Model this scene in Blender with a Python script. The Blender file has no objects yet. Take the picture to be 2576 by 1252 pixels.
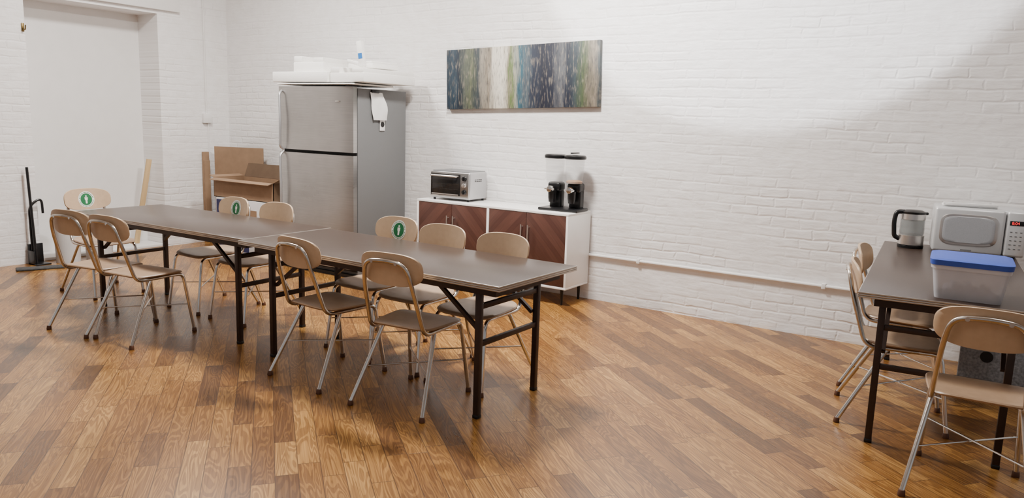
import bpy, bmesh, math, random
from mathutils import Vector, Matrix, Euler
random.seed(4)
SC=bpy.context.scene; COL=SC.collection
# ------------------------------------------------------------------ helpers
def lin(c):
    r=[]
    for v in c[:3]:
        v=v/255.0
        r.append(v/12.92 if v<=0.04045 else ((v+0.055)/1.055)**2.4)
    return (r[0],r[1],r[2],1.0)
class NT:
    def __init__(s,name):
        s.m=bpy.data.materials.new(name); s.m.use_nodes=True; s.t=s.m.node_tree
        s.b=s.t.nodes['Principled BSDF']
    def n(s,ty,**k):
        o=s.t.nodes.new(ty)
        for a,v in k.items(): setattr(o,a,v)
        return o
    def l(s,a,b): s.t.links.new(a,b)
    def math(s,op,a,b=None,c=None):
        o=s.n('ShaderNodeMath',operation=op)
        for i,v in enumerate((a,b,c)):
            if v is None: continue
            if isinstance(v,(int,float)): o.inputs[i].default_value=v
            else: s.l(v,o.inputs[i])
        return o.outputs[0]
    def ramp(s,fac,stops,interp='LINEAR'):
        o=s.n('ShaderNodeValToRGB'); cr=o.color_ramp; cr.interpolation=interp
        while len(cr.elements)<len(stops): cr.elements.new(0.5)
        for e,(p,c) in zip(cr.elements,stops):
            e.position=p; e.color=c if len(c)==4 else lin(c)
        s.l(fac,o.inputs[0]); return o.outputs[0]
    def mix(s,fac,a,b,bt='MIX'):
        o=s.n('ShaderNodeMix',data_type='RGBA',blend_type=bt)
        for i,v in ((0,fac),(6,a),(7,b)):
            if isinstance(v,(int,float)): o.inputs[i].default_value=v
            elif isinstance(v,tuple): o.inputs[i].default_value=v
            else: s.l(v,o.inputs[i])
        return o.outputs[2]
    def noise(s,vec,scale,det=4,dist=0):
        o=s.n('ShaderNodeTexNoise'); o.inputs['Scale'].default_value=scale; o.inputs['Detail'].default_value=det; o.inputs['Distortion'].default_value=dist
        s.l(vec,o.inputs['Vector']); return o
    def set(s,**k):
        for a,v in k.items():
            i=s.b.inputs[a.replace('_',' ')]
            if isinstance(v,(int,float,tuple)): i.default_value=v
            else: s.l(v,i)
def simple(name,c,rough=.5,metal=0.0,var=.06,scale=8.0,bump=0.0,emit=None,trans=0,ior=1.45,spec=.5,coat=0,stretch=None,alpha=None):
    t=NT(name); tc=t.n('ShaderNodeTexCoord'); no=t.n('ShaderNodeTexNoise')
    no.inputs['Scale'].default_value=scale; no.inputs['Detail'].default_value=4
    src=tc.outputs['Object']
    if stretch:
        mp=t.n('ShaderNodeMapping'); mp.inputs['Scale'].default_value=stretch; t.l(src,mp.inputs[0]); src=mp.outputs[0]
    t.l(src,no.inputs['Vector'])
    cl=lin(c); d=tuple(min(1,x*(1-var)) for x in cl[:3])+(1,); u=tuple(min(1,x*(1+var)) for x in cl[:3])+(1,)
    col=t.ramp(no.outputs['Fac'],[(.3,d),(.7,u)])
    t.set(Base_Color=col,Roughness=rough,Metallic=metal,IOR=ior)
    t.b.inputs['Specular IOR Level'].default_value=spec
    if alpha is not None: t.b.inputs['Alpha'].default_value=alpha
    if trans: t.b.inputs['Transmission Weight'].default_value=trans
    if coat: t.b.inputs['Coat Weight'].default_value=coat
    if emit: 
        t.b.inputs['Emission Color'].default_value=cl; t.b.inputs['Emission Strength'].default_value=emit
    if bump:
        b=t.n('ShaderNodeBump'); b.inputs['Strength'].default_value=bump; b.inputs['Distance'].default_value=.004
        t.l(no.outputs['Fac'],b.inputs['Height']); t.l(b.outputs[0],t.b.inputs['Normal'])
    return t.m
def link(o,parent=None,loc=(0,0,0),rot=(0,0,0)):
    COL.objects.link(o); o.location=loc; o.rotation_euler=rot
    if parent: o.parent=parent
    return o
def empty(name,loc=(0,0,0),rz=0.0,label=None,cat=None,group=None):
    o=bpy.data.objects.new(name,None); o.empty_display_size=.1; link(o,None,loc,(0,0,rz))
    tag(o,label,cat,group); return o
def tag(o,label=None,cat=None,group=None,kind=None):
    if label: o['label']=label
    if cat: o['category']=cat
    if group: o['group']=group
    if kind: o['kind']=kind
    return o
def fin(bm,name,mats,parent=None,loc=(0,0,0),rot=(0,0,0),ang=35,recalc=True):
    if recalc: bmesh.ops.recalc_face_normals(bm,faces=bm.faces)
    for f in bm.faces: f.smooth=True
    for e in bm.edges:
        if len(e.link_faces)==2:
            e.smooth = e.calc_face_angle(0)<math.radians(ang)
    me=bpy.data.meshes.new(name); bm.to_mesh(me); bm.free()
    for m in (mats if isinstance(mats,(list,tuple)) else [mats]): me.materials.append(m)
    return link(bpy.data.objects.new(name,me),parent,loc,rot)
def merge(bm,t,mi=0,M=None):
    if M is not None: bmesh.ops.transform(t,matrix=M,verts=t.verts)
    for f in t.faces: f.material_index=mi
    me=bpy.data.meshes.new('tmp'); t.to_mesh(me); t.free(); bm.from_mesh(me); bpy.data.meshes.remove(me)
def box(bm,lo,hi,bev=0.0,mi=0,M=None,seg=2):
    t=bmesh.new(); bmesh.ops.create_cube(t,size=1)
    s=[hi[i]-lo[i] for i in range(3)]; c=[(hi[i]+lo[i])/2 for i in range(3)]
    for v in t.verts: v.co=Vector((v.co[i]*s[i]+c[i] for i in range(3)))
    if bev>0: bmesh.ops.bevel(t,geom=list(t.edges),offset=min(bev,min(s)*.45),segments=seg,profile=.5,affect='EDGES')
    merge(bm,t,mi,M)
def cyl(bm,p0,p1,r0,r1=None,seg=20,mi=0,bev=0):
    r1=r0 if r1 is None else r1
    p0=Vector(p0);p1=Vector(p1);d=p1-p0
    t=bmesh.new(); bmesh.ops.create_cone(t,cap_ends=True,segments=seg,radius1=r0,radius2=r1,depth=d.length)
    if bev:
        ed=[e for e in t.edges if len(e.link_faces)==2 and e.calc_face_angle(0)>1.0]
        bmesh.ops.bevel(t,geom=ed,offset=bev,segments=2,profile=.5,affect='EDGES')
    M=Matrix.Translation((p0+p1)/2)@d.to_track_quat('Z','Y').to_matrix().to_4x4()
    merge(bm,t,mi,M)
def lathe(bm,prof,seg=28,mi=0,c=(0,0,0),sx=1,sy=1):
    rings=[]
    for r,z in prof:
        if r<1e-5: rings.append([bm.verts.new((c[0],c[1],c[2]+z))])
        else: rings.append([bm.verts.new((c[0]+r*sx*math.cos(2*math.pi*i/seg),c[1]+r*sy*math.sin(2*math.pi*i/seg),c[2]+z)) for i in range(seg)])
    for a,b in zip(rings,rings[1:]):
        for i in range(seg):
            j=(i+1)%seg
            if len(a)==1 and len(b)==1: continue
            if len(a)==1: f=bm.faces.new((a[0],b[i],b[j]))
            elif len(b)==1: f=bm.faces.new((a[i],a[j],b[0]))
            else: f=bm.faces.new((a[i],a[j],b[j],b[i]))
            f.material_index=mi
def fillet(pts,r,n=6):
    P=[Vector(p) for p in pts]; out=[P[0]]
    for i in range(1,len(P)-1):
        a,b,c=P[i-1],P[i],P[i+1]
        rr=min(r,(a-b).length*.48,(c-b).length*.48)
        s=b+(a-b).normalized()*rr; e=b+(c-b).normalized()*rr
        for k in range(n+1):
            u=k/n; out.append(s*(1-u)**2+b*2*u*(1-u)+e*u*u)
    out.append(P[-1]); return out
def tube(bm,pts,r,seg=10,fr=0,mi=0,square=False):
    P=fillet(pts,fr) if fr else [Vector(p) for p in pts]
    T=[]
    for i in range(len(P)):
        a=P[max(0,i-1)];b=P[min(len(P)-1,i+1)];T.append((b-a).normalized())
    up=Vector((0,0,1)) if abs(T[0].z)<.9 else Vector((0,1,0))
    N=(up-T[0]*up.dot(T[0])).normalized(); rings=[]
    for i,p in enumerate(P):
        N=(N-T[i]*N.dot(T[i])).normalized(); B=T[i].cross(N)
        ring=[]
        if square:
            for a,b in ((1,1),(-1,1),(-1,-1),(1,-1)): ring.append(bm.verts.new(p+N*r*a+B*r*b))
        else:
            for k in range(seg):
                th=2*math.pi*k/seg; ring.append(bm.verts.new(p+(N*math.cos(th)+B*math.sin(th))*r))
        rings.append(ring)
    n=len(rings[0])
    for a,b in zip(rings,rings[1:]):
        for k in range(n):
            f=bm.faces.new((a[k],a[(k+1)%n],b[(k+1)%n],b[k])); f.material_index=mi
    for q in (rings[0],rings[-1]):
        f=bm.faces.new(q); f.material_index=mi
def superel(a,b,n,N=48):
    o=[]
    for i in range(N):
        t=2*math.pi*i/N; c,s=math.cos(t),math.sin(t)
        o.append((a*math.copysign(abs(c)**(2/n),c),b*math.copysign(abs(s)**(2/n),s)))
    return o
def sheet(bm,outl,f,t,mi=0):
    ss=[.975,.85,.68,.5,.32,.15]
    mid=[bm.verts.new(f(x,y,0)) for x,y in outl]
    n=len(outl)
    for sg in (1,-1):
        prev=mid
        for s in ss:
            cur=[bm.verts.new(f(x*s,y*s,sg*t/2)) for x,y in outl]
            for i in range(n):
                fc=bm.faces.new((prev[i],prev[(i+1)%n],cur[(i+1)%n],cur[i])); fc.material_index=mi
            prev=cur
        c=bm.verts.new(f(0,0,sg*t/2))
        for i in range(n):
            fc=bm.faces.new((prev[i],prev[(i+1)%n],c)); fc.material_index=mi
def text(body,size,name,mat,parent,loc,rot,ext=.0005,align='LEFT'):
    cu=bpy.data.curves.new(name,'FONT'); cu.body=body; cu.size=size; cu.extrude=ext; cu.align_x=align
    o=bpy.data.objects.new(name,cu); COL.objects.link(o); bpy.context.view_layer.update()
    me=bpy.data.meshes.new_from_object(o.evaluated_get(bpy.context.evaluated_depsgraph_get()))
    bpy.data.objects.remove(o); me.materials.clear(); me.materials.append(mat)
    return link(bpy.data.objects.new(name,me),parent,loc,rot)
# ------------------------------------------------------------------ materials
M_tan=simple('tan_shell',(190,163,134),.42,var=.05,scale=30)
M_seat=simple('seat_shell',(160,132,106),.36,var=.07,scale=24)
M_chrome=simple('chrome',(218,215,211),.18,metal=1,var=.06,scale=14)
M_frame=simple('worn_steel',(194,186,177),.23,metal=1,var=.12,scale=20)
M_cap=simple('foot_cap_brown',(84,52,34),.5)
M_green=simple('sticker_green',(14,104,58),.5)
M_white=simple('white_print',(236,236,232),.5,var=.02)
M_lam=simple('laminate_top',(62,49,42),.30,var=.10,scale=60,spec=.35)
M_alu=simple('aluminium_edge',(188,180,172),.35,metal=.8,var=.06)
M_brown=simple('brown_steel',(50,35,29),.45,var=.12,scale=20,metal=.2)
def brushed(name,c,axis=(1,1,60),rough=.33):
    t=NT(name); tc=t.n('ShaderNodeTexCoord'); mp=t.n('ShaderNodeMapping'); mp.inputs['Scale'].default_value=axis
    t.l(tc.outputs['Object'],mp.inputs[0]); no=t.noise(mp.outputs[0],3,6); n2=t.noise(tc.outputs['Object'],1.8,5)
    cl=lin(c); col=t.ramp(no.outputs['Fac'],[(.2,tuple(x*.86 for x in cl[:3])+(1,)),(.8,tuple(min(1,x*1.1) for x in cl[:3])+(1,))])
    col=t.mix(.6,col,t.ramp(n2.outputs['Fac'],[(.35,(.72,.71,.70,1)),(.65,(1.12,1.12,1.12,1))]),'MULTIPLY')
    t.set(Base_Color=col,Metallic=.95); t.l(t.math('MULTIPLY_ADD',n2.outputs['Fac'],.25,rough-.1),t.b.inputs['Roughness'])
    return t.m
M_stain=brushed('stainless',(180,178,176),rough=.28)
M_fside=simple('fridge_side_grey',(110,111,112),.5,var=.04,scale=300,bump=.3)
M_black=simple('black_plastic',(16,16,18),.35,var=.1)
M_dark=simple('dark_gap',(10,9,9),.6)
M_silver=simple('silver_plastic',(186,186,188),.38,metal=.7,var=.03)
M_cabw=simple('white_lacquer',(240,238,236),.35,var=.015)
M_steelh=simple('satin_steel',(205,200,196),.28,metal=.9)
M_card=simple('cardboard',(142,115,90),.8,var=.08,scale=12)
M_card2=simple('cardboard_inside',(100,80,62),.85,var=.08,scale=12)
M_boxw=simple('box_white',(216,214,214),.6,var=.03)
M_navy=simple('print_navy',(34,36,80),.6)
M_foam=simple('foam_white',(240,238,234),.75,var=.02,scale=80,bump=.2)
M_blue=simple('print_blue',(40,110,180),.5)
M_pine=simple('pine',(200,170,124),.6,var=.12,scale=3,stretch=(8,8,1))
M_paper=simple('paper',(236,235,234),.7,var=.02)
M_glass=simple('clear_plastic',(215,218,220),.08,var=0,alpha=.12)
M_glassd=simple('oven_glass',(30,28,27),.10,var=.15,scale=5)
M_bin=simple('clear_bin',(222,222,228),.28,var=.05,alpha=.62)
M_lid=simple('blue_lid',(62,88,180),.55,var=.04,spec=.3)
M_red=simple('led_red',(255,40,50),.5,emit=1.6)
M_mw=simple('microwave_silver',(206,207,208),.35,metal=.3,var=.02)
M_mwwin=simple('microwave_window',(172,174,178),.3,metal=.2,var=.06,scale=200)
M_paint=simple('white_paint',(230,228,226),.55,var=.02)
M_bucket=simple('bucket_white',(206,206,206),.45,var=.03)
M_cereal=simple('cereal',(170,130,92),.9,var=.3,scale=120,bump=1)
M_redl=simple('label_red',(170,60,54),.6)
M_grey=simple('mop_grey',(70,70,70),.9,var=.3,scale=60,bump=1)
M_clut=simple('stored_items',(150,150,160),.6,var=.4,scale=18)
M_brass=simple('brass',(120,100,60),.4,metal=.9)
M_speck=simple('speckled_print',(130,132,136),.6,var=.35,scale=70)
M_rack=simple('rack_grey',(70,68,66),.4,metal=.8)

def mat_brick(name,ax):
    t=NT(name); tc=t.n('ShaderNodeTexCoord'); sp=t.n('ShaderNodeSeparateXYZ'); t.l(tc.outputs['Object'],sp.inputs[0])
    cb=t.n('ShaderNodeCombineXYZ'); t.l(sp.outputs[ax],cb.inputs[0]); t.l(sp.outputs[2],cb.inputs[1])
    def warp(vec,sc,det,amt):
        nd=t.noise(cb.outputs[0],sc,det)
        vs=t.n('ShaderNodeVectorMath',operation='SUBTRACT'); t.l(nd.outputs['Color'],vs.inputs[0]); vs.inputs[1].default_value=(.5,.5,.5)
        vm=t.n('ShaderNodeVectorMath',operation='MULTIPLY'); t.l(vs.outputs[0],vm.inputs[0]); vm.inputs[1].default_value=amt
        va=t.n('ShaderNodeVectorMath',operation='ADD'); t.l(vec,va.inputs[0]); t.l(vm.outputs[0],va.inputs[1]); return va.outputs[0]
    v=warp(cb.outputs[0],.9,2,(.10,.05,0)); v=warp(v,7,5,(.07,.028,0))
    br=t.n('ShaderNodeTexBrick'); t.l(v,br.inputs['Vector'])
    for k,q in (('Scale',1.0),('Mortar Size',.014),('Mortar Smooth',1.0),('Brick Width',.215),('Row Height',.074),('Bias',0)): br.inputs[k].default_value=q
    br.inputs['Color1'].default_value=(1,1,1,1); br.inputs['Color2'].default_value=(.0,.0,.0,1); br.inputs['Mortar'].default_value=(0.5,.5,.5,1)
    mp=t.n('ShaderNodeMapping'); mp.inputs['Scale'].default_value=(.5,1.6,1); t.l(cb.outputs[0],mp.inputs[0])
    np_=t.noise(mp.outputs[0],2.2,4)
    hide=t.ramp(np_.outputs['Fac'],[(.42,(.10,.10,.10,1)),(.68,(1,1,1,1))])
    joint=t.math('MULTIPLY',br.outputs['Fac'],hide)
    mp2=t.n('ShaderNodeMapping'); mp2.inputs['Scale'].default_value=(.28,1.0,1); t.l(cb.outputs[0],mp2.inputs[0])
    f1=t.noise(mp2.outputs[0],26,5); f2=t.noise(cb.outputs[0],9,5)
    h=t.math('ADD',t.math('MULTIPLY',joint,-.85),t.math('MULTIPLY',f1.outputs['Fac'],1.0))
    h=t.math('ADD',h,t.math('MULTIPLY',f2.outputs['Fac'],1.4))
    h=t.math('ADD',h,t.math('MULTIPLY',br.outputs['Color'],.22))
    b=t.n('ShaderNodeBump'); b.inputs['Strength'].default_value=.55; b.inputs['Distance'].default_value=.0085
    t.l(h,b.inputs['Height']); t.l(b.outputs[0],t.b.inputs['Normal'])
    base=t.ramp(f2.outputs['Fac'],[(.3,(230,227,225)),(.7,(237,235,234))])
    col=t.mix(t.math('MULTIPLY',joint,.04),base,lin((190,184,178)))
    t.set(Base_Color=col,Roughness=.5); return t.m
M_brick=mat_brick('painted_brick_back',0); M_brickL=mat_brick('painted_brick_side',1)

def mat_floor():
    t=NT('oak_planks'); tc=t.n('ShaderNodeTexCoord'); mp=t.n('ShaderNodeMapping'); mp.inputs['Rotation'].default_value=(0,0,math.radians(-141))
    t.l(tc.outputs['Object'],mp.inputs[0]); sp=t.n('ShaderNodeSeparateXYZ'); t.l(mp.outputs[0],sp.inputs[0])
    u,v=sp.outputs[0],sp.outputs[1]; Wd=.098; Ln=1.15
    vr=t.math('DIVIDE',v,Wd); row=t.math('FLOOR',vr); fv=t.math('FRACT',vr)
    wn=t.n('ShaderNodeTexWhiteNoise',noise_dimensions='1D'); t.l(row,wn.inputs['W'])
    lr=t.math('ADD',t.math('DIVIDE',u,Ln),t.math('MULTIPLY',wn.outputs[0],7.3)); colm=t.math('FLOOR',lr); fu=t.math('FRACT',lr)
    cb=t.n('ShaderNodeCombineXYZ'); t.l(row,cb.inputs[0]); t.l(colm,cb.inputs[1])
    w2=t.n('ShaderNodeTexWhiteNoise',noise_dimensions='2D'); t.l(cb.outputs[0],w2.inputs['Vector'])
    split=t.math('MULTIPLY_ADD',w2.outputs[0],.5,.25)
    side=t.math('GREATER_THAN',fu,split)
    cb2=t.n('ShaderNodeCombineXYZ'); t.l(row,cb2.inputs[0]); t.l(t.math('ADD',t.math('MULTIPLY',colm,2),side),cb2.inputs[1])
    w3=t.n('ShaderNodeTexWhiteNoise',noise_dimensions='2D'); t.l(cb2.outputs[0],w3.inputs['Vector']); rnd=w3.outputs[0]
    base=t.ramp(rnd,[(0,(104,71,35)),(.10,(126,87,43)),(.28,(146,103,51)),(.5,(160,116,60)),(.78,(171,127,68)),(.95,(182,139,79)),(1,(134,90,44))])
    gc=t.n('ShaderNodeCombineXYZ'); t.l(t.math('MULTIPLY',rnd,37.0),gc.inputs[2])
    uu=t.math('ADD',u,t.math('MULTIPLY',rnd,51.0)); t.l(uu,gc.inputs[0]); t.l(t.math('MULTIPLY',v,8.0),gc.inputs[1])
    g1=t.noise(gc.outputs[0],1.5,2,.5)
    rings=t.math('SINE',t.math('MULTIPLY',g1.outputs['Fac'],95.0)); 
    rr=t.ramp(rings,[(.0,(.54,.46,.38,1)),(.4,(.92,.90,.87,1)),(1,(1,1,1,1))])
    gc2=t.n('ShaderNodeCombineXYZ'); t.l(t.math('MULTIPLY',uu,3.0),gc2.inputs[0]); t.l(t.math('MULTIPLY',v,150.0),gc2.inputs[1])
    g2=t.noise(gc2.outputs[0],1.0,6)
    fine=t.ramp(g2.outputs['Fac'],[(.3,(.68,.63,.58,1)),(.65,(1.12,1.12,1.12,1))])
    col=t.mix(.76,base,rr,'MULTIPLY'); col=t.mix(.92,col,fine,'MULTIPLY')
    gm=t.noise(tc.outputs['Object'],1.1,4)
    big=t.ramp(gm.outputs['Fac'],[(.3,(.84,.82,.80,1)),(.7,(1.12,1.10,1.06,1))]); col=t.mix(1.0,col,big,'MULTIPLY')
    gk=t.n('ShaderNodeCombineXYZ'); t.l(t.math('MULTIPLY',uu,5.0),gk.inputs[0]); t.l(t.math('MULTIPLY',v,12.0),gk.inputs[1])
    kn=t.noise(gk.outputs[0],1.0,1); knm=t.ramp(kn.outputs['Fac'],[(.73,(0,0,0,1)),(.80,(1,1,1,1))]); col=t.mix(t.math('MULTIPLY',knm,.55),col,lin((66,38,18)))
    ev=t.math('MINIMUM',fv,t.math('SUBTRACT',1.0,fv)); eu=t.math('MULTIPLY',t.math('MINIMUM',t.math('MINIMUM',fu,t.math('SUBTRACT',1.0,fu)),t.math('ABSOLUTE',t.math('SUBTRACT',fu,split))),Ln/Wd)
    e=t.math('MINIMUM',ev,eu); gap=t.math('LESS_THAN',e,.021)
    col=t.mix(t.math('MULTIPLY',gap,.7),col,lin((56,33,15)))
    t.set(Base_Color=col)
    ro=t.math('ADD',t.math('MULTIPLY_ADD',g2.outputs['Fac'],.12,.15),t.math('MULTIPLY',gm.outputs['Fac'],.18)); t.l(ro,t.b.inputs['Roughness'])
    b=t.n('ShaderNodeBump'); b.inputs['Strength'].default_value=.25; b.inputs['Distance'].default_value=.002
    t.l(t.math('SUBTRACT',t.math('ADD',t.math('MULTIPLY',g2.outputs['Fac'],.3),t.math('MULTIPLY',rnd,.4)),gap),b.inputs['Height']); t.l(b.outputs[0],t.b.inputs['Normal'])
    return t.m
M_floor=mat_floor()

def mat_chevron(sign):
    t=NT('walnut_chevron'); tc=t.n('ShaderNodeTexCoord'); sp=t.n('ShaderNodeSeparateXYZ'); t.l(tc.outputs['Object'],sp.inputs[0])
    a=t.math('ADD',t.math('MULTIPLY',sp.outputs[0],sign*.72),t.math('MULTIPLY',sp.outputs[2],.70)); q=t.math('DIVIDE',a,.045); fl=t.math('FLOOR',q); fr=t.math('FRACT',q)
    wn=t.n('ShaderNodeTexWhiteNoise',noise_dimensions='1D'); t.l(fl,wn.inputs['W'])
    base=t.ramp(wn.outputs[0],[(0,(70,42,35)),(.5,(76,47,39)),(1,(84,54,45))])
    along=t.math('SUBTRACT',t.math('MULTIPLY',sp.outputs[2],.72),t.math('MULTIPLY',sp.outputs[0],sign*.70))
    cb=t.n('ShaderNodeCombineXYZ'); t.l(t.math('MULTIPLY',a,90),cb.inputs[0]); t.l(t.math('MULTIPLY',along,6),cb.inputs[1])
    no=t.noise(cb.outputs[0],1,4)
    g=t.ramp(no.outputs['Fac'],[(.3,(.80,.80,.80,1)),(.7,(1.1,1.1,1.1,1))]); col=t.mix(.8,base,g,'MULTIPLY')
    col=t.mix(t.math('MULTIPLY',t.math('LESS_THAN',fr,.05),.35),col,lin((40,22,18)))
    t.set(Base_Color=col,Roughness=.38); return t.m
M_chA=mat_chevron(-1); M_chB=mat_chevron(1)

def mat_canvas():
    t=NT('streaked_paint'); tc=t.n('ShaderNodeTexCoord'); sp=t.n('ShaderNodeSeparateXYZ'); t.l(tc.outputs['Object'],sp.inputs[0])
    x=t.math('ADD',t.math('DIVIDE',sp.outputs[0],1.65),.5)
    def noise(sx,sz,sc,det=6,off=0):
        cb=t.n('ShaderNodeCombineXYZ'); t.l(t.math('MULTIPLY_ADD',sp.outputs[0],sx,off),cb.inputs[0]); t.l(t.math('MULTIPLY',sp.outputs[2],sz),cb.inputs[1])
        return t.noise(cb.outputs[0],sc,det).outputs['Fac']
    d=t.math('MULTIPLY',t.math('SUBTRACT',noise(22,3,1,10),.5),.11)
    xx=t.math('ADD',x,d)
    K=[(0,(18,34,48)),(.05,(36,56,70)),(.09,(18,32,46)),(.13,(76,82,74)),(.18,(86,92,70)),(.22,(46,56,62)),(.26,(136,130,118)),(.30,(120,110,96)),(.34,(204,198,184)),(.40,(212,206,192)),(.435,(140,132,112)),(.455,(84,106,54)),(.48,(150,150,134)),(.51,(38,82,98)),(.55,(72,84,92)),(.60,(32,40,56)),(.66,(20,25,40)),(.72,(26,32,48)),(.77,(90,92,96)),(.81,(24,32,48)),(.86,(48,60,66)),(.90,(70,84,54)),(.94,(98,92,78)),(.97,(122,112,98)),(1,(62,70,72))]
    base=t.ramp(xx,K)
    sp1=t.ramp(noise(48,9,1.3,12),[(.52,(0,0,0,1)),(.70,(1,1,1,1))]); col=t.mix(t.math('MULTIPLY',sp1,.42),base,lin((170,158,140)))
    sp2=t.ramp(noise(40,8,1.7,12,7.0),[(.51,(0,0,0,1)),(.70,(1,1,1,1))]); col=t.mix(t.math('MULTIPLY',sp2,.60),col,lin((28,31,42)))
    t.set(Base_Color=col,Roughness=.6); return t.m
M_canvas=mat_canvas()

# ------------------------------------------------------------------ room
XW,YW=-8.09,5.97; ZC=3.7
bm=bmesh.new(); box(bm,(-11,-4,-.1),(5,8,0)); tag(fin(bm,'floor',M_floor),kind='structure')
bm=bmesh.new(); box(bm,(XW-.6,YW,0),(5,YW+.25,ZC)); tag(fin(bm,'wall_north',M_brick),kind='structure')
bm=bmesh.new(); y0,y1,zt=3.71,5.08,2.60
box(bm,(XW-.38,-4,0),(XW,y0,ZC)); box(bm,(XW-.38,y1,0),(XW,YW,ZC)); box(bm,(XW-.38,y0,zt),(XW,y1,ZC))
tag(fin(bm,'wall_west',M_brickL),kind='structure')
bm=bmesh.new(); box(bm,(XW-.50,y0-.3,0),(XW-.38,y1+.3,ZC)); tag(fin(bm,'wall_recess',M_paint),kind='structure')
bm=bmesh.new(); box(bm,(XW,-4,zt+.04),(XW+.05,5.33,zt+.30),.006); tag(fin(bm,'trim_1',M_paint),kind='structure')
bm=bmesh.new(); box(bm,(XW-.37,y0+.01,0),(XW-.02,y1-.01,.03),.004); tag(fin(bm,'trim_2',M_paint),kind='structure')
bm=bmesh.new(); box(bm,(-11,-4,ZC),(5,8,ZC+.1)); tag(fin(bm,'ceiling',M_paint),kind='structure')

e=empty('electrical_conduit',(XW,5.65,1.42),0,'thin white painted conduit with a square junction box on brick','conduit')
bm=bmesh.new(); tube(bm,[(.014,0,.1),(.014,0,2.28)],.009); fin(bm,'pipe',M_paint,e)
bm=bmesh.new(); tube(bm,[(.012,.02,.0),(.012,.02,-.42)],.006); fin(bm,'lower_cable',M_paint,e)
bm=bmesh.new(); box(bm,(.0,-.055,0),(.045,.055,.11),.005); fin(bm,'junction_box',M_paint,e)
e=empty('wall_pipe',(-3.2,YW,.405),0,'thin white painted pipe running low along the brick wall','pipe')
bm=bmesh.new(); tube(bm,[(0,-.02,0),(7,-.02,0)],.013); fin(bm,'pipe_run',M_paint,e)
for i in range(4):
    bm=bmesh.new(); box(bm,(.6+i*1.5,-.035,-.02),(.63+i*1.5,0,.02),.003); fin(bm,'pipe_clamp',M_paint,e)
e=empty('wall_hook',(XW,3.69,2.28),0,'small tarnished brass hook at the edge of the recess','hook')
bm=bmesh.new(); box(bm,(0,-.012,-.03),(.012,.012,.05),.003); tube(bm,[(.01,0,.0),(.05,0,-.02),(.06,0,.03)],.006,fr=.02); fin(bm,'hook_body',M_brass,e)

p=empty('wall_painting',(-3.857,YW-.022,1.95),0,'wide abstract canvas with vertical blue, cream and green streaks','painting')
p.rotation_euler=(0,-math.radians(1.7),0)
bm=bmesh.new(); box(bm,(-.825,-.02,-.28),(.825,.02,.28),.004); fin(bm,'canvas',M_canvas,p)

# ------------------------------------------------------------------ chair
def build_chair():
    c=empty('dining_chair',(0,0,0))
    def fs(x,y,w):
        z=.448-.010*max(0,1-(x/.2)**2)*max(0,1-(y/.2)**2)
        if y>.11: z-=(y-.11)**2*1.8
        if y<-.11: z+=(-.11-y)**2*1.5
        return Vector((x*(1+.10*y/.2),y,z+w))
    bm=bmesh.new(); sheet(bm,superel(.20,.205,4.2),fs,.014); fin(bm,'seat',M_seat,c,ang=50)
    def fb(x,y,w):
        return Vector((x,-.262-.16*y+1.0*x*x+w,.775+y))
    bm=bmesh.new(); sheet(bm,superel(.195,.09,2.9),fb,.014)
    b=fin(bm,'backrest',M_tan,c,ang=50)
    bm=bmesh.new()
    L=[(-.172,.09,.425),(-.172,-.175,.425),(-.150,-.262,.70),(-.128,-.286,.812),(0,-.296,.826)]
    R=[(-x,y,z) for x,y,z in L[:-1]][::-1]
    tube(bm,L+R,.0115,seg=12,fr=.055)
    tube(bm,[(-.172,.10,.425),(.172,.10,.425)],.008); tube(bm,[(-.172,-.06,.425),(.172,-.06,.425)],.010)
    fin(bm,'frame',M_frame,c)
    for sx in (-1,1):
        bm=bmesh.new(); cyl(bm,(sx*.075,-.283,.815),(sx*.075,-.302,.815),.009,seg=10); fin(bm,'bolt',M_chrome,c)
    for sx in (-1,1):
        bm=bmesh.new(); tube(bm,[(sx*.200,.245,.02),(sx*.176,.185,.425),(sx*.172,.08,.425)],.0115,seg=12,fr=.045); o=fin(bm,'leg',M_chrome,c)
        bm=bmesh.new(); cyl(bm,(sx*.2005,.246,0),(sx*.200,.245,.028),.017,.014,seg=12,bev=.003); fin(bm,'foot_cap',M_cap,o)
        bm=bmesh.new(); tube(bm,[(sx*.232,-.275,.02),(sx*.168,-.07,.415),(sx*.15,-.06,.425)],.0115,seg=12,fr=.02); o=fin(bm,'leg',M_chrome,c)
        bm=bmesh.new(); cyl(bm,(sx*.2325,-.277,0),(sx*.232,-.275,.028),.017,.014,seg=12,bev=.003); fin(bm,'foot_cap',M_cap,o)
    for sx in (-1,1):
        bm=bmesh.new(); tube(bm,[(sx*.203,-.183,.205+.004*sx),(-sx*.188,.215,.205+.004*sx)],.0045,seg=8); fin(bm,'brace',M_chrome,c)
    return c
def copytree(o,parent=None):
    n=o.copy(); COL.objects.link(n)
    if parent: n.parent=parent
    for ch in list(o.children): copytree(ch,n)
    return n
tmpl=build_chair()
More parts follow.
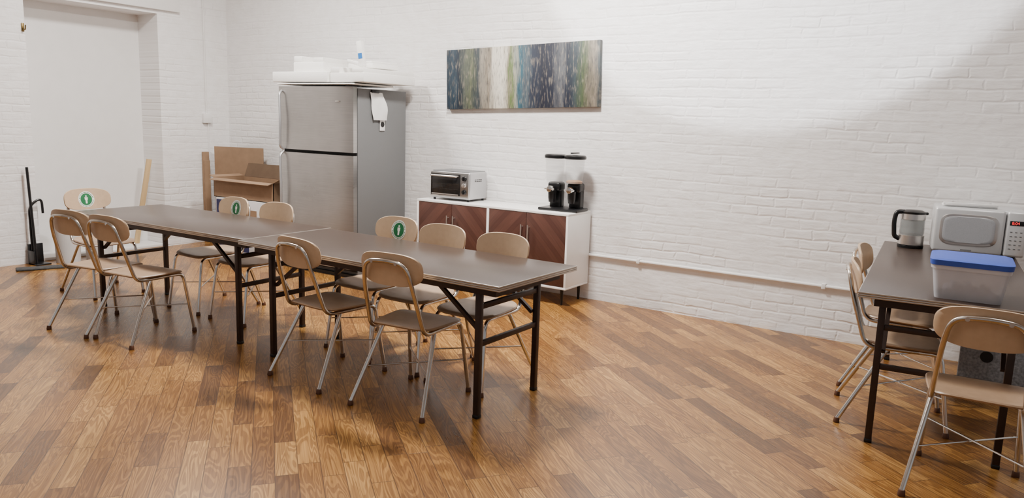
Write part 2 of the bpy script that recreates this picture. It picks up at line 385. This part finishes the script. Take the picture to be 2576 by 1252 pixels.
def sticker(back):
    z0=.772
    def pt(x,zz,off): 
        y=zz-.775; return Vector((x,-.262-.16*y+1.0*x*x+.007+off,zz))
    bm=bmesh.new()
    def disc(rx,rz,off,mi):
        seg=32
        c=bm.verts.new(pt(0,z0,off)); q=[bm.verts.new(pt(rx*math.cos(2*math.pi*i/seg),z0+rz*math.sin(2*math.pi*i/seg),off)) for i in range(seg)]
        for i in range(seg):
            f=bm.faces.new((c,q[i],q[(i+1)%seg])); f.material_index=mi
    disc(.066,.068,.0010,0); disc(.048,.050,.0020,1)
    for i in range(34):
        a=2*math.pi*i/34
        if abs(math.sin(a))<.15: continue
        vs=[]
        for rr,da in ((.053,-.05),(.053,.05),(.060,.045),(.060,-.045)):
            vs.append(bm.verts.new(pt(rr*math.cos(a+da),z0+rr*1.03*math.sin(a+da),.0020)))
        f=bm.faces.new(vs); f.material_index=1
    def poly(P):
        vs=[bm.verts.new(pt(x,z0+z,.0030)) for x,z in P]; f=bm.faces.new(vs); f.material_index=0
    poly([(.0070*math.cos(k*math.pi/6),.027+.0070*math.sin(k*math.pi/6)) for k in range(12)])
    poly([(-.013,.017),(.013,.017),(.012,-.004),(.008,-.006),(.007,-.036),(-.007,-.036),(-.008,-.006),(-.012,-.004)])
    for f in bm.faces:
        f.normal_update()
        if f.normal.y<0: f.normal_flip()
    fin(bm,'sticker',[M_white,M_green],back,recalc=False,ang=180)
LB='tan school chair with chrome legs, '
chairs=[(-5.35,2.87,10,0,LB+'near far table end'),
 (-4.92,2.90,6,0,LB+'crowded beside another chair'),
 (-3.32,3.13,-5,0,LB+'where the two tables meet'),
 (-2.65,3.12,6,0,LB+'at the open table end'),
 (-6.37,3.42,-93,1,LB+'green sticker, at table end'),
 (-5.29,3.69,178,1,LB+'green sticker, beside cardboard boxes'),
 (-4.76,3.69,180,0,LB+'beside the fridge'),
 (-3.54,3.72,180,1,LB+'green sticker, facing the table'),
 (-3.075,3.645,180,0,LB+'between two chairs'),
 (-2.565,3.60,180,0,LB+'near the table corner'),
 (-.47,5.12,-90,0,LB+'next to the wall'),
 (-.41,4.52,-80,0,LB+'under long table edge'),
 (-.02,3.80,2,0,LB+'at short table end')]
for i,(x,y,h,s,l) in enumerate(chairs):
    c=tmpl if i==len(chairs)-1 else copytree(tmpl)
    c.location=(x,y,0); c.rotation_euler=(0,0,math.radians(h)); tag(c,l,'chair','school chairs around the folding tables')
    if s:
        for ch in c.children:
            if ch.name.startswith('backrest'): sticker(ch)

# ------------------------------------------------------------------ tables
def build_table(L=2.03,W=.76,H=.75):
    t=empty('folding_table')
    x,y=L/2,W/2
    bm=bmesh.new(); box(bm,(-x+.003,-y+.003,H-.026),(x-.003,y-.003,H),.001); fin(bm,'tabletop',M_lam,t)
    bm=bmesh.new()
    for k,(lo,hi) in enumerate((((-x,-y),(x,-y+.004)),((-x,y-.004),(x,y)),((-x,-y+.004),(-x+.004,y-.004)),((x-.004,-y+.004),(x,y-.004)))):
        for zz in (0,.0095,.019): box(bm,(lo[0],lo[1],H-.0275+zz),(hi[0],hi[1],H-.0195+zz),.001)
    fin(bm,'edge_trim',M_alu,t)
    bm=bmesh.new(); a=.07; z0,z1=H-.075,H-.027
    box(bm,(-x+a,-y+a,z0),(x-a,-y+a+.02,z1)); box(bm,(-x+a,y-a-.02,z0),(x-a,y-a,z1)); box(bm,(-x+a,-y+a+.02,z0),(-x+a+.02,y-a-.02,z1)); box(bm,(x-a-.02,-y+a+.02,z0),(x-a,y-a-.02,z1))
    fin(bm,'apron',M_brown,t)
    lx,ly=x-.195,y-.105
    for sx in (-1,1):
        for sy in (-1,1):
            bm=bmesh.new(); box(bm,(sx*lx-.016,sy*ly-.016,.012),(sx*lx+.016,sy*ly+.016,z1),.003); o=fin(bm,'leg',M_brown,t)
            bm=bmesh.new(); box(bm,(sx*lx-.018,sy*ly-.018,0),(sx*lx+.018,sy*ly+.018,.02),.004); fin(bm,'foot_cap',M_black,o)
            bm=bmesh.new(); tube(bm,[(sx*(lx-.015),sy*(ly-.022),.47),(sx*(lx-.30),sy*(ly-.022),z0+.01)],.010,square=True); fin(bm,'diagonal_brace',M_brown,t)
        for zz in (.40,.60):
            bm=bmesh.new(); box(bm,(sx*lx-.011,-ly+.016,zz-.014),(sx*lx+.011,ly-.016,zz+.014),.002); fin(bm,'crossbar',M_brown,t)
    return t
def put_table(t,nr,ang,L=2.03,W=.76,sx=-1):
    c,s=math.cos(ang),math.sin(ang); u,v=sx*L/2,W/2
    t.location=(nr[0]+u*c-v*s,nr[1]+u*s+v*c,0); t.rotation_euler=(0,0,ang)
T2=build_table(); put_table(T2,(-2.012,2.985),-.0187); tag(T2,'brown laminate folding table with aluminium edge, long open end','table','folding tables')
T1=copytree(T2); put_table(T1,(-4.045,3.068),.0188); tag(T1,'long brown laminate folding table near the recessed doorway','table','folding tables')
T3=build_table(H=.80); T3.location=(-.5494+.38*math.cos(.0763)-1.0*math.sin(.0763),3.8752+.38*math.sin(.0763)+1.0*math.cos(.0763),0); T3.rotation_euler=(0,0,.0763+math.pi/2)
tag(T3,'brown laminate folding table holding a microwave, kettle and bin','table','folding tables')

# ------------------------------------------------------------------ fridge
F=empty('refrigerator',(-5.695,5.15,0),0,'stainless steel top-freezer refrigerator with grey sides against the wall','refrigerator')
hw=.515; H=1.82; sp_=1.195
bm=bmesh.new(); box(bm,(-hw+.004,.085,.03),(hw-.004,.76,H-.01),.006); fin(bm,'body',M_fside,F)
bm=bmesh.new(); box(bm,(-hw+.02,.05,.0),(hw-.02,.70,.03)); fin(bm,'base_grille',M_black,F)
bm=bmesh.new(); box(bm,(-hw+.012,.07,.06),(hw-.012,.085,H-.02)); fin(bm,'door_gasket',M_dark,F)
def fdoor(name,z0,z1):
    bm=bmesh.new(); n=16
    outl=[]
    for i in range(n+1):
        x=-hw+2*hw*i/n; outl.append((x,.0+.022*(abs(x)/hw)**4))
    lo=[bm.verts.new((x,y,z0)) for x,y in outl]+[bm.verts.new((hw,.07,z0)),bm.verts.new((-hw,.07,z0))]
    hi=[bm.verts.new((x,y,z1)) for x,y in outl]+[bm.verts.new((hw,.07,z1)),bm.verts.new((-hw,.07,z1))]
    m=len(lo)
    for i in range(m): bm.faces.new((lo[i],lo[(i+1)%m],hi[(i+1)%m],hi[i]))
    bm.faces.new(lo); bm.faces.new(hi)
    return fin(bm,name,M_stain,F)
d1=fdoor('fridge_door',.09,sp_-.015); d2=fdoor('freezer_door',sp_+.015,H)
for d,za,zb in ((d1,.45,sp_-.01),(d2,sp_+.01,H-.04)):
    bm=bmesh.new(); zz=(zb if d is d1 else za); other=(za if d is d1 else zb)
    tube(bm,[(-hw+.07,.01,zz),(-hw+.07,-.034,zz+(other-zz)*.05),(-hw+.085,-.040,(za+zb)/2),(-hw+.065,-.026,other-(other-zz)*.05),(-hw+.06,.01,other)],.012,fr=.08,seg=10)
    fin(bm,'handle',M_silver,d)
bm=bmesh.new(); box(bm,(hw-.10,.02,H),(hw-.01,.14,H+.014),.004); fin(bm,'hinge_cover',M_black,F)
bm=bmesh.new(); box(bm,(.30,-.0035,1.68),(.36,.003,1.69),.001); fin(bm,'badge',M_chrome,d2)
e=empty('hanging_paper',(-5.178,5.47,1.64),0,'white printed sheet hanging from the fridge side by a clip','paper')
bm=bmesh.new()
g=[]
for j in range(9):
    row=[]
    for i in range(6):
        yy=-.085+.17*i/5; zz=.14-.26*j/8; row.append(bm.verts.new((.006+.04*math.sin(j/8*2.6)*(i/5)**2+.012*(j/8)+.006*math.sin(i*2+j),yy+.03*j/8,zz)))
    g.append(row)
for j in range(8):
    for i in range(5): bm.faces.new((g[j][i],g[j][i+1],g[j+1][i+1],g[j+1][i]))
fin(bm,'sheet',M_paper,e,recalc=False)
bm=bmesh.new(); box(bm,(.002,.05,-.22),(.006,.12,-.10),.001); fin(bm,'small_card',M_paper,e)
bm=bmesh.new(); lathe(bm,[(0,0),(.026,0),(.026,.002),(0,.002)],20); o=fin(bm,'card_emblem',M_black,e,(.0065,.085,-.16),(0,math.pi/2,0))
bm=bmesh.new(); box(bm,(.0,-.07,.135),(.02,.03,.165),.004); fin(bm,'magnet_clip',M_black,e)

def foam(lo,hi,rz,label,ry=0,name='foam_block',notch=True):
    c=[(lo[i]+hi[i])/2 for i in range(3)]
    e=empty(name,(c[0],c[1],lo[2]),rz,label,'packaging','foam packaging on the refrigerator'); e.rotation_euler=(0,ry,rz)
    s=[(hi[i]-lo[i])/2 for i in range(3)]; h=hi[2]-lo[2]
    bm=bmesh.new(); box(bm,(-s[0],-s[1],0),(s[0],s[1],h*.62),.008)
    if notch:
        box(bm,(-s[0]+.005,-s[1]+.003,h*.6),(-s[0]*.45,s[1]-.003,h),.006); box(bm,(s[0]*.3,-s[1]+.003,h*.6),(s[0]-.01,s[1]-.003,h*.9),.006)
    fin(bm,'foam_body',M_foam,e); return e
foam((-6.20,5.14,1.838),(-5.16,5.70,1.86),.0,'thin flat cardboard sheet lying on the refrigerator top',notch=False,name='foam_sheet')
foam((-6.26,5.14,1.862),(-5.50,5.60,2.02),.02,'long flat white foam tray overhanging the refrigerator top',notch=False,name='foam_tray')
foam((-5.47,5.16,1.862),(-5.02,5.85,2.00),-.03,'notched white foam tray on the refrigerator top',name='foam_tray')
foam((-6.02,5.20,1.963),(-5.62,5.55,2.11),.05,'stepped white foam block on top of the tray')
foam((-5.50,5.42,2.005),(-5.15,5.75,2.08),-.08,'white foam block lying on the tray',name='foam_block')
e=empty('foam_corner',(-5.12,5.22,2.002),.2,'upright white foam corner piece with a blue label','packaging','foam packaging on the refrigerator')
bm=bmesh.new(); box(bm,(-.02,-.02,0),(.035,.03,.23),.006,M=Matrix.Rotation(-.14,4,'Y')); box(bm,(-.16,-.015,.0),(.03,.02,.03),.005,M=Matrix.Rotation(.25,4,'Y')); fin(bm,'foam_body',M_foam,e)
bm=bmesh.new(); box(bm,(-.012,-.0215,.07),(.03,-.0205,.12),M=Matrix.Rotation(-.14,4,'Y')); fin(bm,'blue_label',M_blue,e)

# ------------------------------------------------------------------ sideboard
S=empty('sideboard',(-3.885,5.54,0),0,'white sideboard with four dark chevron wood doors on black legs','cabinet')
hw=.825; zb,zt_=.145,.797; dp=.405
bm=bmesh.new(); th=.02
box(bm,(-hw,0,zt_-th),(hw,dp,zt_),.002); box(bm,(-hw,0,zb),(hw,dp,zb+th),.002); box(bm,(-hw,0,zb+th),(-hw+th,dp,zt_-th),.001); box(bm,(hw-th,0,zb+th),(hw,dp,zt_-th),.001)
box(bm,(-.012,.0,zb+th),(.012,dp,zt_-th),.001); box(bm,(-hw+th,dp-.01,zb+th),(hw-th,dp,zt_-th))
fin(bm,'body',M_cabw,S)
dw=(hw-th-.012)/2
for k,(xa,m) in enumerate(((-hw+th,M_chA),(-hw+th+dw,M_chB),(.012,M_chA),(.012+dw,M_chB))):
    xc=xa+dw/2
    bm=bmesh.new(); box(bm,(-dw/2+.002,.003,-(zt_-zb)/2+th+.003),(dw/2-.002,.021,(zt_-zb)/2-th-.003),.0015); d=fin(bm,'door',m,S,(xc,0,(zt_+zb)/2))
    hx=(dw/2-.035)*(1 if k%2==0 else -1)
    bm=bmesh.new(); tube(bm,[(hx,-.028,-.04),(hx,-.028,.20)],.006)
    tube(bm,[(hx,.004,-.02),(hx,-.028,-.02)],.004); tube(bm,[(hx,.004,.18),(hx,-.028,.18)],.004)
    fin(bm,'handle',M_steelh,d)
for x in (-hw+.06,0,hw-.06):
    for y in (.05,dp-.05):
        bm=bmesh.new(); cyl(bm,(x,y,0),(x,y,zb),.010,.016,seg=14); fin(bm,'leg',M_black,S)

TZ=.797
A=empty('toaster_oven',(-4.39,5.62,TZ),math.radians(2),'silver countertop toaster oven with dark glass door on sideboard','toaster oven')
w,d,h=.225,.31,.275
bm=bmesh.new(); box(bm,(-w,.012,.018),(w,d,h),.022,seg=3); fin(bm,'body',M_silver,A)
bm=bmesh.new(); box(bm,(-w+.008,0,.03),(w-.006,.016,h-.010),.008); fin(bm,'front_panel',M_stain,A)
bm=bmesh.new(); box(bm,(-w+.018,-.010,.050),(w-.098,.002,h-.024),.004); dr=fin(bm,'door',M_glassd,A)
bm=bmesh.new(); tube(bm,[(-w+.035,-.008,h-.042),(-w+.035,-.04,h-.042),(w-.118,-.04,h-.042),(w-.118,-.008,h-.042)],.009,fr=.015); fin(bm,'handle',M_steelh,dr)
bm=bmesh.new(); box(bm,(-w+.03,-.012,.056),(w-.112,-.009,.066),.001); fin(bm,'door_trim',M_steelh,dr)
for k in range(2):
    bm=bmesh.new(); tube(bm,[(-w+.035,-.0105,.11+.05*k),(w-.118,-.0105,.11+.05*k)],.001,seg=6); fin(bm,'rack_bar',M_rack,dr)
for k in range(3):
    bm=bmesh.new(); z=.215-.062*k; cyl(bm,(w-.050,.0,z),(w-.050,-.022,z),.024,.020,seg=20,bev=.002); box(bm,(w-.053,-.026,z-.018),(w-.047,-.02,z+.018),.001); fin(bm,'knob',M_black if k!=1 else M_steelh,A)
bm=bmesh.new()
for r in range(2):
    for k in range(4): box(bm,(w-.0005,.095+.030*k,.200-.014*r),(w+.001,.119+.030*k,.207-.014*r))
fin(bm,'side_vents',M_dark,A)
for x in (-w+.03,w-.03):
    for y in (.04,d-.03):
        bm=bmesh.new(); cyl(bm,(x,y,0),(x,y,.02),.012,seg=12); fin(bm,'foot',M_black,A)
bm=bmesh.new(); box(bm,(-w+.02,.02,h-.006),(w-.02,d-.01,h+.004),.004); fin(bm,'top_plate',M_fside,A)

D=empty('cereal_dispenser',(-3.245,5.775,TZ),math.radians(3),'black twin dry food dispenser with clear canisters on sideboard','food dispenser')
bm=bmesh.new(); box(bm,(-.19,-.12,0),(.19,.11,.024),.008); fin(bm,'base',M_black,D)
for k,x in enumerate((-.095,.095)):
    bm=bmesh.new(); box(bm,(x-.055,.02,.02),(x+.055,.10,.22),.012,seg=3); box(bm,(x-.062,-.02,.16),(x+.062,.10,.245),.025,seg=3)
    st=fin(bm,'stand',M_black,D)
    bm=bmesh.new(); lathe(bm,[(.072,.24),(.076,.27),(.088,.455),(.084,.455),(.072,.27),(.069,.242)],32,c=(x,.0,0)); fin(bm,'canister',M_glass,D)
    bm=bmesh.new(); lathe(bm,[(0,.448),(.090,.448),(.096,.452),(.096,.472),(.086,.482),(.05,.485),(0,.485)],32,c=(x,.0,0)); 
    if k==1: box(bm,(x-.012,-.075,.484),(x+.014,.055,.494),.002,M=Matrix.Translation((0,0,.012)))
    fin(bm,'lid',M_black,D)
    bm=bmesh.new(); lathe(bm,[(.028,.07),(.034,.11),(.036,.17),(0,.17)],16,c=(x,-.04,0)); fin(bm,'spout',M_black,D)
    bm=bmesh.new(); cyl(bm,(x,-.06,.185),(x,-.105,.185),.030,.026,seg=24,bev=.005); cyl(bm,(x-.045,-.095,.185),(x+.045,-.095,.185),.008,seg=10); o=fin(bm,'knob',M_chrome,D)
    if k==1:
        bm=bmesh.new(); lathe(bm,[(0,.243),(.067,.243),(.070,.258),(.05,.268),(0,.272)],28,c=(x,.0,0)); fin(bm,'cereal_fill',M_cereal,D)

# ------------------------------------------------------------------ cardboard and clutter by the fridge
B=empty('printed_box',(-6.82,5.48,0),0,'large white printed carton holding an open cardboard box','box')
bm=bmesh.new(); box(bm,(-.55,-.24,0),(.55,.24,.62),.006); fin(bm,'carton',M_boxw,B)
bm=bmesh.new(); box(bm,(-.54,-.2415,.40),(-.41,-.2402,.60)); box(bm,(-.54,-.2415,.05),(.0,-.2402,.36)); fin(bm,'navy_print',M_navy,B)
bm=bmesh.new(); box(bm,(-.24,-.2430,.40),(.14,-.2402,.52)); fin(bm,'brown_tape',M_card,B)
text('MB STP',.080,'printed_text',M_navy,B,(.30,-.242,.555),(math.pi/2,0,0))
C=empty('open_box',(-6.93,5.46,.622),0,'open brown cardboard box with raised flaps on a carton','box')
bm=bmesh.new(); W2,D2,Hh,tt=.50,.20,.21,.006
box(bm,(-W2,-D2,0),(W2,D2,tt)); box(bm,(-W2,-D2,0),(W2,-D2+tt,Hh)); box(bm,(-W2,D2-tt,0),(W2,D2,Hh)); box(bm,(-W2,-D2,0),(-W2+tt,D2,Hh)); box(bm,(W2-tt,-D2,0),(W2,D2,Hh))
fin(bm,'box_body',M_card,C)
def flap(M,sx,sy,mat=M_card2):
    bm=bmesh.new(); box(bm,(-sx,0,0),(sx,sy,tt),M=M); fin(bm,'flap',mat,C)
flap(Matrix.Translation((0,-D2,Hh))@Matrix.Rotation(math.radians(195),4,'X'),W2*.98,.07,M_card)
flap(Matrix.Translation((-.15,D2,Hh))@Matrix.Rotation(math.radians(68),4,'X'),W2*.66,.16)
flap(Matrix.Translation((W2,0,Hh))@Matrix.Rotation(math.radians(-90),4,'Z')@Matrix.Rotation(math.radians(24),4,'X'),D2,.12,M_card)
flap(Matrix.Translation((-W2,0,Hh))@Matrix.Rotation(math.radians(90),4,'Z')@Matrix.Rotation(math.radians(14),4,'X'),D2,.08,M_card)
e=empty('cardboard_sheet',(-7.65,5.76,0),math.radians(18),'tall flattened cardboard sheet standing in the room corner','cardboard')
bm=bmesh.new(); box(bm,(-.32,-.012,.0),(.34,.0,1.15),.002); box(bm,(-.32,-.014,.78),(.34,-.012,.785)); fin(bm,'sheet_panel',M_card,e)
e=empty('folded_carton',(-8.05,5.61,0),0,'folded cardboard carton standing against the brick wall','cardboard')
bm=bmesh.new(); box(bm,(-.03,-.04,0),(.0,.04,1.08),.003); box(bm,(.004,-.04,0),(.03,.03,.98),.003); fin(bm,'carton_panels',M_card,e)
e=empty('pine_board',(-8.33,4.86,.032),0,'narrow pale pine board leaning in the recess','wood board')
bm=bmesh.new(); box(bm,(-.012,-.028,0),(.012,.028,.98),.002); o=fin(bm,'board',M_pine,e); e.rotation_euler=(-math.radians(8),math.radians(6),0)
def bucket(loc,h,r,label,red):
    e=empty('bucket',loc,0,label,'bucket','plastic buckets by the recess')
    bm=bmesh.new(); lathe(bm,[(0,0),(r*.86,0),(r*.88,.01),(r,h),(r*1.06,h),(r*1.06,h-.02),(r*1.0,h-.025),(r*.97,h-.002),(r*.84,.02),(0,.02)],32); lathe(bm,[(r*.98,h-.07),(r*1.05,h-.07),(r*1.05,h-.055),(r*.98,h-.055)],32)
    fin(bm,'pail',M_bucket,e)
    if red:
        bm=bmesh.new(); n=8
        a0=-1.6
        q=[[bm.verts.new(((r*(.88+.12*z/h)+.002)*math.cos(a0+.8*i/n),(r*(.88+.12*z/h)+.002)*math.sin(a0+.8*i/n),z)) for i in range(n+1)] for z in (h*.3,h*.62)]
        for i in range(n): bm.faces.new((q[0][i],q[0][i+1],q[1][i+1],q[1][i]))
        fin(bm,'label',M_redl,e)
    bm=bmesh.new(); tube(bm,[(r*1.05,0,h-.03),(r*.9,-r*.7,h-.10),(0,-r*1.10,h-.14),(-r*.9,-r*.7,h-.10),(-r*1.05,0,h-.03)],.003,fr=.05); fin(bm,'bail',M_chrome,e)
bucket((-7.90,3.885,0),.50,.125,'tall white plastic bucket standing before the recess',False)
bucket((-7.88,4.19,0),.34,.14,'white plastic bucket with a red label behind the chair',True)
e=empty('dustpan',(-7.97,3.655,0),0,'black upright dustpan with long straight handle at the recess edge','dustpan')
bm=bmesh.new(); box(bm,(-.08,-.08,0),(.08,.06,.015),.004); box(bm,(-.085,-.08,0),(-.07,.06,.20),.004); box(bm,(-.08,-.08,0),(.04,-.065,.14),.004); tube(bm,[(-.05,-.05,.1),(-.06,-.05,.58),(-.06,.07,.66),(-.05,.07,.5)],.012,fr=.10); fin(bm,'pan',M_black,e)
bm=bmesh.new(); tube(bm,[(.0,-.04,.015),(-.05,-.05,.96)],.013); fin(bm,'handle',M_black,e)
e=empty('dust_mop',(-7.71,3.58,0),math.radians(69),'flat grey dust mop lying on the floor by the wall','mop')
bm=bmesh.new(); box(bm,(-.25,-.06,0),(.25,.06,.022),.01,seg=3); fin(bm,'mop_head',M_grey,e)

# ------------------------------------------------------------------ things on the right table
Z3=.80
Mw=empty('microwave_oven',(-.137,5.56,Z3),math.radians(7),'rounded silver microwave oven with red display on the table','microwave')
w,d,h=.252,.31,.30
bm=bmesh.new(); box(bm,(-w,.02,.012),(w,d,h),.02,seg=3); fin(bm,'body',M_mw,Mw)
bm=bmesh.new(); box(bm,(-w,-.02,.015),(w-.118,.02,h-.003),.018,seg=3); dr=fin(bm,'door',M_mw,Mw)
bm=bmesh.new(); sheet(bm,superel(.158,.098,5),lambda x,y,ww:Vector((x-.059,-.0215+ww,.163+y)),.005); fin(bm,'window_frame',M_steelh,dr)
bm=bmesh.new(); sheet(bm,superel(.142,.083,5),lambda x,y,ww:Vector((x-.059,-.0255+ww,.163+y)),.003); fin(bm,'window',M_mwwin,dr)
bm=bmesh.new(); box(bm,(w-.114,-.018,.015),(w,.02,h-.003),.016,seg=3); cp=fin(bm,'control_panel',M_mw,Mw)
bm=bmesh.new(); box(bm,(w-.096,-.020,.212),(w-.022,-.0165,.240),.001); fin(bm,'display',M_dark,cp)
text('8:04',.024,'display_digits',M_red,cp,(w-.086,-.0208,.218),(math.pi/2,0,0),.0003)
bm=bmesh.new()
for r in range(5):
    for k in range(3): box(bm,(w-.090+.026*k,-.0195,.168-.026*r),(w-.078+.026*k,-.0175,.174-.026*r),.001)
fin(bm,'keypad',M_fside,cp)
bm=bmesh.new(); box(bm,(-.09,-.0215,.032),(-.03,-.0195,.040)); fin(bm,'badge',M_fside,dr)
for x in (-w+.05,w-.05):
    for y in (.05,d-.04):
        bm=bmesh.new(); cyl(bm,(x,y,0),(x,y,.014),.014,seg=12); fin(bm,'foot',M_black,Mw)
e=empty('paper_stack',(-.21,5.66,Z3+h+.001),math.radians(7),'thin white tray of papers lying on the microwave','papers')
bm=bmesh.new(); box(bm,(-.15,-.06,0),(.15,.10,.008),.002); box(bm,(-.14,-.07,.008),(.14,.08,.016),.002,M=Matrix.Rotation(.05,4,'Z')); box(bm,(-.15,-.075,.01),(.15,-.06,.026),.003); fin(bm,'sheets',M_paper,e)
K=empty('electric_kettle',(-.520,5.67,Z3),math.radians(200),'glass and steel electric kettle with black handle beside microwave','kettle')
bm=bmesh.new(); lathe(bm,[(0,0),(.078,0),(.080,.018),(.074,.022),(0,.022)],32); fin(bm,'power_base',M_black,K)
bm=bmesh.new(); lathe(bm,[(0,.023),(.077,.023),(.078,.085),(.073,.088),(0,.088)],32); fin(bm,'steel_base',M_steelh,K)
bm=bmesh.new(); lathe(bm,[(.072,.087),(.075,.10),(.073,.225),(.069,.225),(.070,.10),(.068,.087)],32); fin(bm,'glass_jug',simple('smoked_glass',(150,155,155),.1,alpha=.45),K)
bm=bmesh.new(); lathe(bm,[(.0745,.190),(.076,.190),(.075,.226),(.0735,.226)],32); fin(bm,'steel_rim',M_steelh,K)
bm=bmesh.new(); lathe(bm,[(0,.222),(.073,.222),(.075,.240),(.05,.250),(0,.252)],32); box(bm,(-.088,-.018,.222),(-.05,.018,.24),.006); fin(bm,'lid',M_black,K)
bm=bmesh.new(); tube(bm,[(.055,0,.236),(.105,0,.236),(.115,0,.17),(.105,0,.07),(.07,0,.055)],.015,fr=.04,seg=12); fin(bm,'handle',M_black,K)
Bn=empty('storage_bin',(-.115,4.105,Z3),math.radians(3),'clear plastic storage bin with a blue lid on the table','storage bin')
def frus(bm,a0,b0,a1,b1,z0,z1,bottom=True,mi=0):
    q0=superel(a0,b0,9,40);q1=superel(a1,b1,9,40)
    v0=[bm.verts.new((x,y,z0)) for x,y in q0];v1=[bm.verts.new((x,y,z1)) for x,y in q1]
    for i in range(40): bm.faces.new((v0[i],v0[(i+1)%40],v1[(i+1)%40],v1[i]))
    if bottom: bm.faces.new(v0)
    return v0,v1
bm=bmesh.new(); a,b=frus(bm,.134,.136,.158,.160,0,.165)
fin(bm,'tub',M_bin,Bn)
bm=bmesh.new(); a,b=frus(bm,.160,.162,.162,.164,.140,.158,bottom=False); fin(bm,'rim',M_bin,Bn)
bm=bmesh.new()
a,b=frus(bm,.165,.168,.168,.171,.158,.182); 
c_=[bm.verts.new((v.co.x*.90,v.co.y*.90,.187)) for v in b]
for i in range(40): bm.faces.new((b[i],b[(i+1)%40],c_[(i+1)%40],c_[i]))
bm.faces.new(c_); fin(bm,'lid',M_lid,Bn)
bm=bmesh.new(); 
for k in range(7):
    x=-.09+.03*k; box(bm,(x-.012,-.07+.01*(k%3),.004),(x+.012,.08,.04+.016*(k%2)),.006)
fin(bm,'contents',M_clut,Bn)
U=empty('storage_carton',(.15,5.43,0),math.radians(2),'grey speckled carton with a black round mark under the table','box')
bm=bmesh.new(); box(bm,(-.30,-.16,0),(.30,.16,.30),.006); fin(bm,'carton',M_speck,U)
bm=bmesh.new(); lathe(bm,[(0,0),(.034,0),(.034,.002),(0,.002)],24); fin(bm,'round_mark',M_black,U,(-.16,-.161,.24),(math.pi/2,0,0))

# ------------------------------------------------------------------ lights
def area(name,loc,size,power,col=(1,.95,.88),rot=(0,0,0),sy=None):
    l=bpy.data.lights.new(name,'AREA'); l.energy=power; l.color=col; l.size=size
    if sy: l.shape='RECTANGLE'; l.size_y=sy
    return link(bpy.data.objects.new(name,l),None,loc,rot)
area('overhead_light',(-3.2,4.25,3.6),.45,240,(1,.96,.905),sy=.45)
area('overhead_light',(-6.0,4.0,3.6),.5,145,(1,.96,.91),sy=.5)
area('overhead_light',(.6,4.2,3.6),.5,32,(1,.965,.92),sy=.5)
area('overhead_light',(-2.6,.8,3.6),1.6,35,(1,.965,.92),sy=1.6)  # unseen fill light, added to lift the shadows; not a fixture of the room
sl=bpy.data.lights.new('spot_light','SPOT'); sl.energy=720; sl.color=(.95,.97,1); sl.spot_size=math.radians(70); sl.spot_blend=.10; sl.shadow_soft_size=.06
so=link(bpy.data.objects.new('spot_light',sl),None,(-1.76,2.9,3.5)); d=Vector((-1.76,5.97,3.58))-Vector((-1.76,2.9,3.5)); so.rotation_euler=d.to_track_quat('-Z','Y').to_euler()
w=bpy.data.worlds.new('World'); SC.world=w; w.use_nodes=True
w.node_tree.nodes['Background'].inputs[0].default_value=(.98,.98,1,1); w.node_tree.nodes['Background'].inputs[1].default_value=.38

# ------------------------------------------------------------------ camera
f=1910.9; th,ro,ps,hh=.1642,.0324,.5778,1.5348
cam=bpy.data.cameras.new('camera'); cam.sensor_width=36; cam.sensor_fit='HORIZONTAL'; cam.lens=f/2576*36; cam.clip_start=.02
co=bpy.data.objects.new('camera',cam); COL.objects.link(co)
F0=Vector((-math.sin(ps),math.cos(ps),0));R0=Vector((math.cos(ps),math.sin(ps),0));Z=Vector((0,0,1))
Fw=F0*math.cos(th)-Z*math.sin(th);Up=R0.cross(Fw);R=R0*math.cos(ro)+Up*math.sin(ro);U2=R.cross(Fw)
M=Matrix((R,U2,-Fw)).transposed().to_4x4(); M.translation=Vector((0,0,hh)); co.matrix_world=M
SC.camera=co
